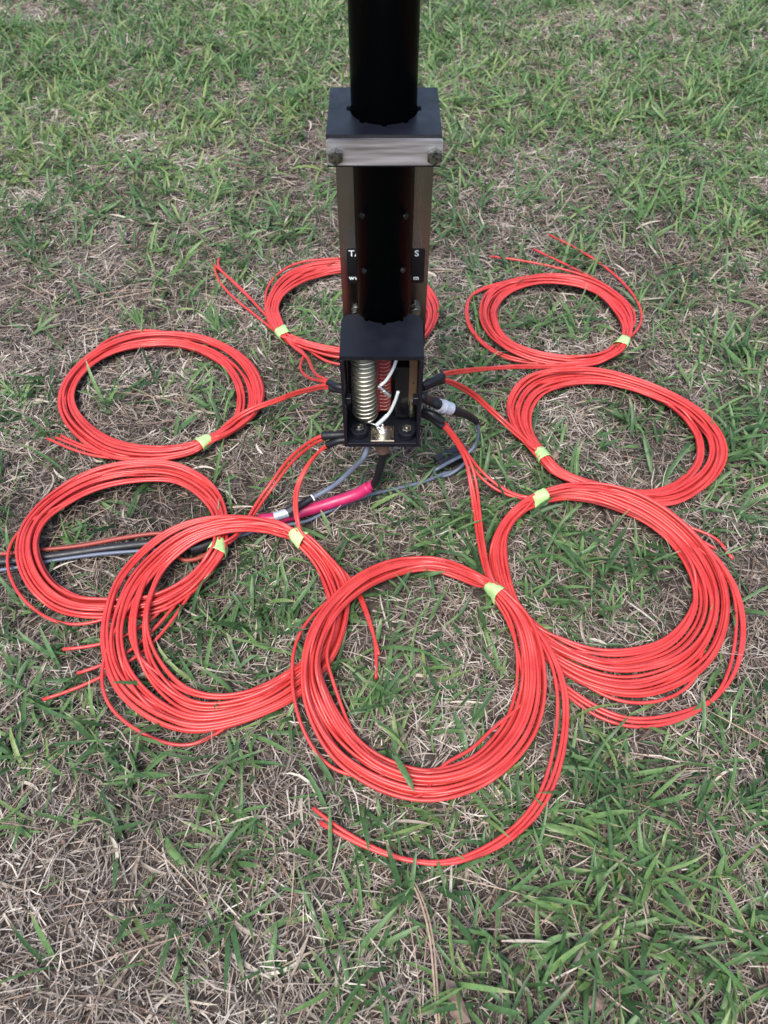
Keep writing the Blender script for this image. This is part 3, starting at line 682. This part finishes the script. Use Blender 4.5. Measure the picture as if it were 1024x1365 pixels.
oA, sA = (370, 720), 2.56
loopA = [(750, 150, 724, 189), (868, 265, 778, 285), (915, 420, 805, 430), (915, 560, 795, 560), (870, 690, 745, 655), (760, 810, 660, 738), (620, 880, 540, 775), (480, 897, 430, 765),
         (325, 850, 310, 705), (190, 755, 225, 600), (108, 615, 170, 480), (80, 480, 152, 395), (95, 340, 185, 300), (150, 235, 240, 220), (250, 130, 325, 157), (370, 70, 420, 120),
         (490, 55, 520, 105), (600, 72, 640, 142)]
ldA = [[(566, 551, .112), (578, 558, .110), (592, 570, .100), (615, 598, .062), (630, 640, .03), (638, 690, .016), (645, 740, .014), (650, 766, .016)],
       [(566, 553, .108), (578, 560, .106), (595, 571, .095), (619, 600, .058), (626, 640, .03), (634, 690, .014), (640, 740, .012), (650, 770, .012)],
       [(566, 552, .108), (578, 559, .108), (597, 570, .095), (623, 602, .055), (636, 640, .03), (640, 690, .016), (648, 740, .014), (653, 768, .014)]]
tlA = [sh(oA, sA, t) for t in ([(890, 330), (945, 460), (957, 600), (920, 830), (820, 980), (640, 1092), (480, 1106), (300, 1052), (146, 970)],
                               [(895, 325), (968, 470), (978, 640), (932, 850), (800, 1020), (620, 1108), (440, 1103), (260, 1036), (143, 964)],
                               [(900, 320), (978, 480), (990, 620), (950, 860), (805, 1032), (600, 1115), (430, 1098), (240, 1010), (122, 918)])]
make_coil('red wire coil nearest the camera, with loose ends sweeping below it', oA, sA, loopA, 3, 6.34, ldA, tlA, .06,
          [(4, .60, .17, 15), (9, .58, .11, -10), (2, .26, .1, -7)], [([(563, 552, .112), (577, 558, .110), (590, 568, .102)], .0050)], 18)

# ------------------------------------------------------------------ grass, thatch, needles
GREEN = [(90, 130, 120, 1.0), (60, 260, 90, .9), (300, 40, 140, .9), (240, 170, 90, .5), (420, 120, 90, .6), (390, 40, 90, .7), (640, 220, 70, .8), (700, 130, 110, .9), (620, 40, 70, .6), (900, 120, 120, 1.0),
         (860, 250, 100, .8), (1000, 330, 80, .7), (990, 200, 90, .8), (270, 250, 40, .5), (120, 290, 50, .7), (380, 400, 40, .6), (230, 500, 50, .5), (190, 455, 40, .4), (760, 430, 55, .7), (640, 580, 60, .5),
         (800, 780, 90, 1.1), (860, 560, 70, .5), (1000, 590, 60, .9), (330, 790, 70, .8), (420, 760, 50, .8), (350, 880, 60, .6), (560, 780, 70, .8), (500, 850, 60, .9), (540, 960, 70, .8), (560, 680, 60, .7),
         (470, 560, 50, .3), (40, 900, 90, .9), (130, 1010, 80, .7), (250, 1230, 80, .9), (620, 1200, 130, .75), (880, 1130, 130, 1.1), (1000, 1000, 90, 1.0), (780, 1250, 110, .7), (480, 1280, 110, .5), (960, 1290, 90, .8),
         (330, 1130, 70, .5), (20, 1010, 60, .8), (920, 800, 60, .4), (430, 900, 50, .5), (720, 1100, 80, .8), (560, 620, 40, .5), (410, 620, 50, .4), (60, 530, 50, .5), (700, 640, 50, .6), (730, 680, 50, .6)]
BROWN = [(690, 1310, 70, .5), (470, 1200, 50, .4), (200, 330, 90, .7), (330, 240, 60, .3), (120, 430, 60, .6), (150, 690, 80, .9), (60, 640, 60, .9), (90, 1180, 110, .9), (120, 1300, 110, .8), (330, 1010, 60, .6), (650, 900, 60, .9), (920, 360, 110, .7), (700, 320, 70, .5),
         (860, 420, 60, .5), (230, 560, 60, .5), (780, 620, 40, .3), (410, 1110, 60, .5), (690, 420, 30, .4), (520, 310, 80, .2), (860, 1340, 90, .5), (300, 940, 60, .3)]
# turn the measured patches into ground patches (metres)
def patches(L):
    out = []
    for px, py, r, a in L:
        c = P(px, py, 0); e = P(px + r, py, 0); out.append((c.x, c.y, abs(e.x - c.x), a))
    return out
GP, BP = patches(GREEN), patches(BROWN)
def density(x, y):
    d = .06 + .75 * np.clip(vnoise(x, y, .16, 21) - .42, 0, 1) + 1.0 * np.clip(vnoise(x, y, .055, 22) - .52, 0, 1) + .20 * np.clip(y - .95, 0, .9)
    for cx, cy, r, a in GP: d = d + .55 * a * np.exp(-((x - cx) ** 2 + (y - cy) ** 2) / (r * r)) * (.35 + 1.1 * vnoise(x, y, .04, 23))
    for cx, cy, r, a in BP: d = d * (1 - .75 * min(1, a) * np.exp(-((x - cx) ** 2 + (y - cy) ** 2) / (r * r)))
    return np.clip(d, .02, 1)
def in_view_area(x, y, m=.12):
    return (y > -.12) & (y < 2.75) & (np.abs(x) < .40 + m + .50 * np.clip(y, 0, 3) * .86 + .02)
OUTER = False
def scatter(n, dens=None):
    xs, ys = [], []; got = 0
    while got < n:
        if OUTER:
            y = rng.random(n * 2) * 4.6 - .7; x = (rng.random(n * 2) * 2 - 1) * 2.6; k = ~in_view_area(x, y)
        else:
            y = rng.random(n * 2) * 2.87 - .12; x = (rng.random(n * 2) * 2 - 1) * 1.75; k = in_view_area(x, y)
        if dens is not None: k &= rng.random(n * 2) < dens(x, y)
        xs.append(x[k]); ys.append(y[k]); got += k.sum()
    return np.concatenate(xs)[:n], np.concatenate(ys)[:n]

def ribbons(x, y, z0, az, el0, droop, bend, length, width, prof, vfold, roll, nseg):
    """many ribbons at once -> verts (n, nseg+1, m, 3)"""
    n = len(x); s = np.linspace(0, 1, nseg + 1)
    el = el0[:, None] - droop[:, None] * s[None] ; a = az[:, None] + bend[:, None] * s[None]
    dl = length[:, None] / nseg
    dx = np.cos(el) * np.cos(a) * dl; dy = np.cos(el) * np.sin(a) * dl; dz = np.sin(el) * dl
    cum = lambda d: np.concatenate([np.zeros((n, 1)), np.cumsum(d[:, :-1], 1)], 1)
    px, py, pz = x[:, None] + cum(dx), y[:, None] + cum(dy), z0[:, None] + cum(dz)
    T = np.stack([np.cos(el) * np.cos(a), np.cos(el) * np.sin(a), np.sin(el)], -1)
    S = np.stack([-np.sin(a), np.cos(a), np.zeros_like(a)], -1); Nn = np.cross(T, S)
    ro = roll[:, None, None] * np.ones((1, nseg + 1, 1)) 
    S2 = S * np.cos(ro) + Nn * np.sin(ro); N2 = -S * np.sin(ro) + Nn * np.cos(ro)
    w = (width[:, None] * prof[None])[..., None]
    c = np.stack([px, py, pz], -1)
    if vfold is None: return np.stack([c - S2 * w / 2, c + S2 * w / 2], 2)
    return np.stack([c - S2 * w / 2, c - N2 * w * vfold, c + S2 * w / 2], 2)
def build(name, Vt, tint, m, kind='stuff', extra=None):
    n, k, c, _ = Vt.shape
    me = bpy.data.meshes.new(name); nv = n * k * c
    b = (np.arange(n) * k * c)[:, None, None]; i = np.arange(k - 1)[None, :, None]; j = np.arange(c - 1)[None, None]
    v0 = b + i * c + j
    F = np.stack([v0, v0 + 1, v0 + c + 1, v0 + c], -1).reshape(-1, 4); nf = len(F)
    me.vertices.add(nv); me.vertices.foreach_set('co', Vt.astype(np.float32).ravel())
    me.loops.add(nf * 4); me.loops.foreach_set('vertex_index', F.astype(np.int32).ravel())
    me.polygons.add(nf); me.polygons.foreach_set('loop_start', np.arange(0, nf * 4, 4, dtype=np.int32))
    me.polygons.foreach_set('use_smooth', np.ones(nf, bool))
    col = np.ones((n, k, c, 4), np.float32); col[..., 0] = tint[:, 0][:, None, None]; col[..., 1] = np.linspace(0, 1, k)[None, :, None]; col[..., 2] = tint[:, 1][:, None, None]
    at = me.attributes.new('tint', 'FLOAT_COLOR', 'POINT'); at.data.foreach_set('color', col.ravel())
    me.update(calc_edges=True); me.validate()
    o = bpy.data.objects.new(name, me); C.objects.link(o); me.materials.append(m)
    if kind: o['kind'] = kind
    return o
OCC = HG > .002
def hits(Vt, slack, keep):
    """which ribbons would run through or over a wire or cable"""
    c = Vt.mean(2); i, j = gidx(c[..., 0], c[..., 1])
    top = HG[i, j]
    bad = ((top > 0) & (c[..., 2] > ZW + slack - .002)).any(1)
    return bad & (rng.random(len(bad)) > keep)
def in_antenna(Vt):
    c = Vt.mean(2); return ((np.abs(c[..., 0]) < .052) & (c[..., 1] > .575) & (c[..., 1] < .71) & (c[..., 2] > .05)).any(1) | ((np.abs(c[..., 0]) < .048) & (np.abs(c[..., 1] - YP) < .006)).any(1)

# green blades in tufts
def tufts(nt, lo, hi, lenr, widr, elr, dens):
    tx, ty = scatter(nt, dens); k = rng.integers(lo, hi + 1, nt)
    idx = np.repeat(np.arange(nt), k); n = len(idx)
    ta = rng.random(nt) * 6.28; tl = .75 + .5 * rng.random(nt); ttint = rng.random(nt)
    x = tx[idx] + rng.normal(0, .006, n); y = ty[idx] + rng.normal(0, .006, n)
    az = ta[idx] + rng.normal(0, 1.15, n)
    el = np.radians(rng.uniform(*elr, n)); dr = np.radians(rng.uniform(5, 60, n)); be = rng.normal(0, .35, n)
    L = rng.uniform(*lenr, n) * tl[idx]; Wd = rng.uniform(*widr, n)
    prof = np.array([.55, .92, 1, .95, .72, .08])
    Vt = ribbons(x, y, ground_z(x, y) + .002, az, el, dr, be, L, Wd, prof, .16, rng.normal(0, .5, n), 5)
    t = np.stack([np.clip(.5 * ttint[idx] + .42 * rng.random(n) + .30 * (vnoise(x, y, .3, 51) - .42) + .26 * np.clip(y - .7, 0, 1), 0, 1), rng.random(n)], 1)
    return Vt, t
OUTER = True      # the lawn goes on, thinner, beyond what the photograph shows
outer = [tufts(4200, 3, 6, (.028, .065), (.0032, .006), (12, 60), lambda x, y: np.clip(density(x, y) + .12, 0, 1))]
n = 45000; xo, yo = scatter(n)
Vo = ribbons(xo, yo, ground_z(xo, yo) + .001 + .008 * rng.random(n), rng.random(n) * 6.28, np.radians(rng.normal(4, 13, n)), np.radians(rng.normal(6, 16, n)), rng.normal(0, .38, n), .015 + .035 * rng.random(n), rng.uniform(.0012, .0028, n), np.array([.9, 1, .55]), None, rng.normal(0, .6, n), 2)
Vo[..., 2] = np.maximum(Vo[..., 2], .0004 + ground_z(Vo[..., 0], Vo[..., 1])); to_ = np.stack([rng.beta(2, 2.4, n), rng.random(n)], 1)
OUTER = False
parts = outer + [tufts(6800, 3, 7, (.024, .062), (.0026, .0054), (10, 62), density), tufts(9000, 1, 3, (.014, .040), (.0013, .0032), (15, 70), lambda x, y: np.clip(density(x, y) + .15, 0, 1))]
Vt = np.concatenate([p[0] for p in parts]); tn = np.concatenate([p[1] for p in parts])
ok = ~(hits(Vt, .004, .05) | in_antenna(Vt)); build('grass', Vt[ok], tn[ok], M['grass'])
# bleached flat blades
n = 5200; x, y = scatter(n)
Vt = ribbons(x, y, ground_z(x, y) + .003 + .007 * rng.random(n), rng.random(n) * 6.28, np.radians(rng.uniform(-4, 26, n)), np.radians(rng.uniform(0, 50, n)), rng.normal(0, .7, n), rng.uniform(.02, .05, n),
             rng.uniform(.0018, .0036, n), np.array([.5, .9, 1, .95, .7, .1]), .2, rng.normal(0, .8, n), 5)
Vt[..., 2] = np.maximum(Vt[..., 2], .0005 + ground_z(Vt[..., 0], Vt[..., 1]))
ok = ~(hits(Vt, .0, .02) | in_antenna(Vt)); build('withered_grass', Vt[ok], rng.random((ok.sum(), 2)), M['deadblade'])
# thatch
n = 330000; x, y = scatter(n, lambda x, y: np.clip(1.2 - .25 * y, .7, 1))
Vt = ribbons(x, y, ground_z(x, y) + .0005 + .009 * rng.random(n) ** 1.4, rng.random(n) * 6.28, np.radians(rng.normal(4, 13, n)), np.radians(rng.normal(6, 16, n)), rng.normal(0, .38, n), .007 + .029 * rng.random(n) ** 1.5,
             rng.uniform(.0005, .0015, n), np.array([.9, 1, .55]), None, rng.normal(0, .6, n), 2)
Vt[..., 2] = np.maximum(Vt[..., 2], .0004 + ground_z(Vt[..., 0], Vt[..., 1]))
pt = vnoise(x, y, .12, 31)
tn = np.stack([np.clip(rng.beta(2, 2.4, n) + .45 * (pt - .5) + .12 * np.clip(y - .7, 0, 1), 0, 1), rng.random(n)], 1)
ok = ~hits(Vt, .0, .006); build('thatch', np.concatenate([Vt[ok], Vo]), np.concatenate([tn[ok], to_]), M['thatch'])
# crumbs of leaf and bark among the straw
n = 4200; x, y = scatter(n)
Vt = ribbons(x, y, ground_z(x, y) + .002 + .008 * rng.random(n), rng.random(n) * 6.28, np.radians(rng.uniform(-10, 25, n)), np.radians(rng.uniform(0, 60, n)), rng.normal(0, .6, n), .003 + .009 * rng.random(n) ** 2,
             .0016 + .0035 * rng.random(n) ** 2, np.array([.4, 1, .8, .3]), .25, rng.normal(0, .9, n), 3)
Vt[..., 2] = np.maximum(Vt[..., 2], .0006 + ground_z(Vt[..., 0], Vt[..., 1]))
ok = ~hits(Vt, .0, .01); build('leaf_litter', Vt[ok], rng.random((ok.sum(), 2)) * .8, M['needle'])
# fallen pine needles, long and thin
n = 4200; x, y = scatter(n, lambda x, y: np.clip(.25 + .9 * (vnoise(x, y, .2, 41) - .35) + .5 * (density(x, y) < .3), .05, 1))
az = 6.28 * rng.random(n) * .5 + 3.0 * vnoise(x, y, .35, 42)
Vt = ribbons(x, y, ground_z(x, y) + .006 + .006 * rng.random(n), az, np.radians(rng.normal(3, 4, n)), np.radians(rng.normal(6, 6, n)), rng.normal(0, .35, n), rng.uniform(.05, .14, n),
             rng.uniform(.0008, .0013, n), np.array([1, 1, 1, 1, 1, .9, .3]), .35, rng.normal(0, .5, n), 6)
Vt[..., 2] = np.maximum(Vt[..., 2], .0025 + ground_z(Vt[..., 0], Vt[..., 1]))
ok = ~(hits(Vt, .0, .012) | in_antenna(Vt)); build('pine_needles', Vt[ok], rng.random((ok.sum(), 2)), M['needle'])

# ------------------------------------------------------------------ single things on the grass
def single(name, pts, width, m, label, cat, prof, tint=(.5, .3), fold=.15, thick=.0003):
    p = catmull([tuple(P(*q)) for q in pts], 6); k = len(p)
    T = np.gradient(p, axis=0); S = np.cross(T, [0, 0, 1.0]); S /= np.linalg.norm(S, axis=1)[:, None]
    pr = np.interp(np.linspace(0, 1, k), np.linspace(0, 1, len(prof)), prof) * width
    V = np.stack([p - S * pr[:, None] / 2, p - np.array([0, 0, 1.0]) * (pr * fold)[:, None], p + S * pr[:, None] / 2], 1)
    o = build(name, V[None], np.array([tint]), m, kind=None); sm = o.modifiers.new('thick', 'SOLIDIFY'); sm.thickness = thick
    tag(o, label, cat); return o
BL = [.5, .9, 1, 1, .85, .5, .05]
single('grass_blade', [(526, 1005, .026), (535, 1022, .029), (545, 1040, .028), (553, 1056, .024)], .006, M['grass'], 'green grass blade lying across the lower rim of the nearest coil', 'grass blade', [.6, 1, 1, .85, .05], (.6, .2))
single('grass_blade', [(722, 1098, .018), (742, 1104, .02), (762, 1109, .018), (775, 1108, .014)], .0065, M['grass'], 'broad grass blade with a withered pale tip right of the loose wire ends', 'grass blade', [.5, 1, 1, .9, .25], (.85, .95))
single('pine_needle', [(541, 1160, .012), (560, 1200, .014), (572, 1245, .015), (578, 1300, .014), (583, 1372, .012)], .0014, M['needle'], 'long tan pine needle pointing down from the loose wire ends', 'pine needle', [.7, 1, 1, 1, .8], (.85, .3), .4)
single('pine_needle', [(545, 1160, .012), (566, 1205, .015), (577, 1250, .016), (582, 1300, .015), (586, 1366, .013)], .0012, M['needle'], 'shorter twin of the long tan pine needle, on its right side', 'pine needle', [.7, 1, 1, 1, .8], (.7, .3), .4)
single('grass_blade', [(221, 1115, .012), (228, 1132, .016), (240, 1146, .016), (248, 1153, .012)], .0062, M['grass'], 'short broad pale blade lying on brown thatch at lower left', 'grass blade', [.4, 1, 1, .9, .3], (.75, .8))
def leaf(pts, label):
    bm = bmesh.new(); vs2 = []
    c = Vector((0, 0, 0)); P_ = [P(a, b, .006 + .006 * rng.random()) for a, b in pts]
    for q in P_: c += q
    c /= len(P_); c.z += .004
    n = len(P_); ring = [bm.verts.new(q) for q in P_]; inner = [bm.verts.new(c.lerp(q, .5) + Vector((0, 0, .002 * rng.random()))) for q in P_]; cv = bm.verts.new(c)
    for i in range(n):
        j = (i + 1) % n; bm.faces.new((ring[i], ring[j], inner[j], inner[i])); bm.faces.new((inner[i], inner[j], cv))
    o = bmlink('dead_leaf', bm, M['leaf'], None, smooth=False); sm = o.modifiers.new('thick', 'SOLIDIFY'); sm.thickness = .0006
    tag(o, label, 'dead leaf')
leaf([(594, 1305), (606, 1308), (618, 1335), (628, 1362), (612, 1366), (600, 1352), (596, 1330)], 'brown curled leaf scrap at the bottom beside the long pine needle')
leaf([(784, 1328), (796, 1322), (806, 1332), (804, 1345), (792, 1350), (783, 1341)], 'small brown leaf scrap in the bottom right grass, nearest the bottom edge')
leaf([(860, 1290), (872, 1287), (878, 1296), (872, 1306), (861, 1304)], 'smallest reddish leaf scrap amid the bottom right grass')
leaf([(738, 598), (746, 604), (744, 613), (734, 611)], 'tiny dark leaf scrap inside the right middle coil')
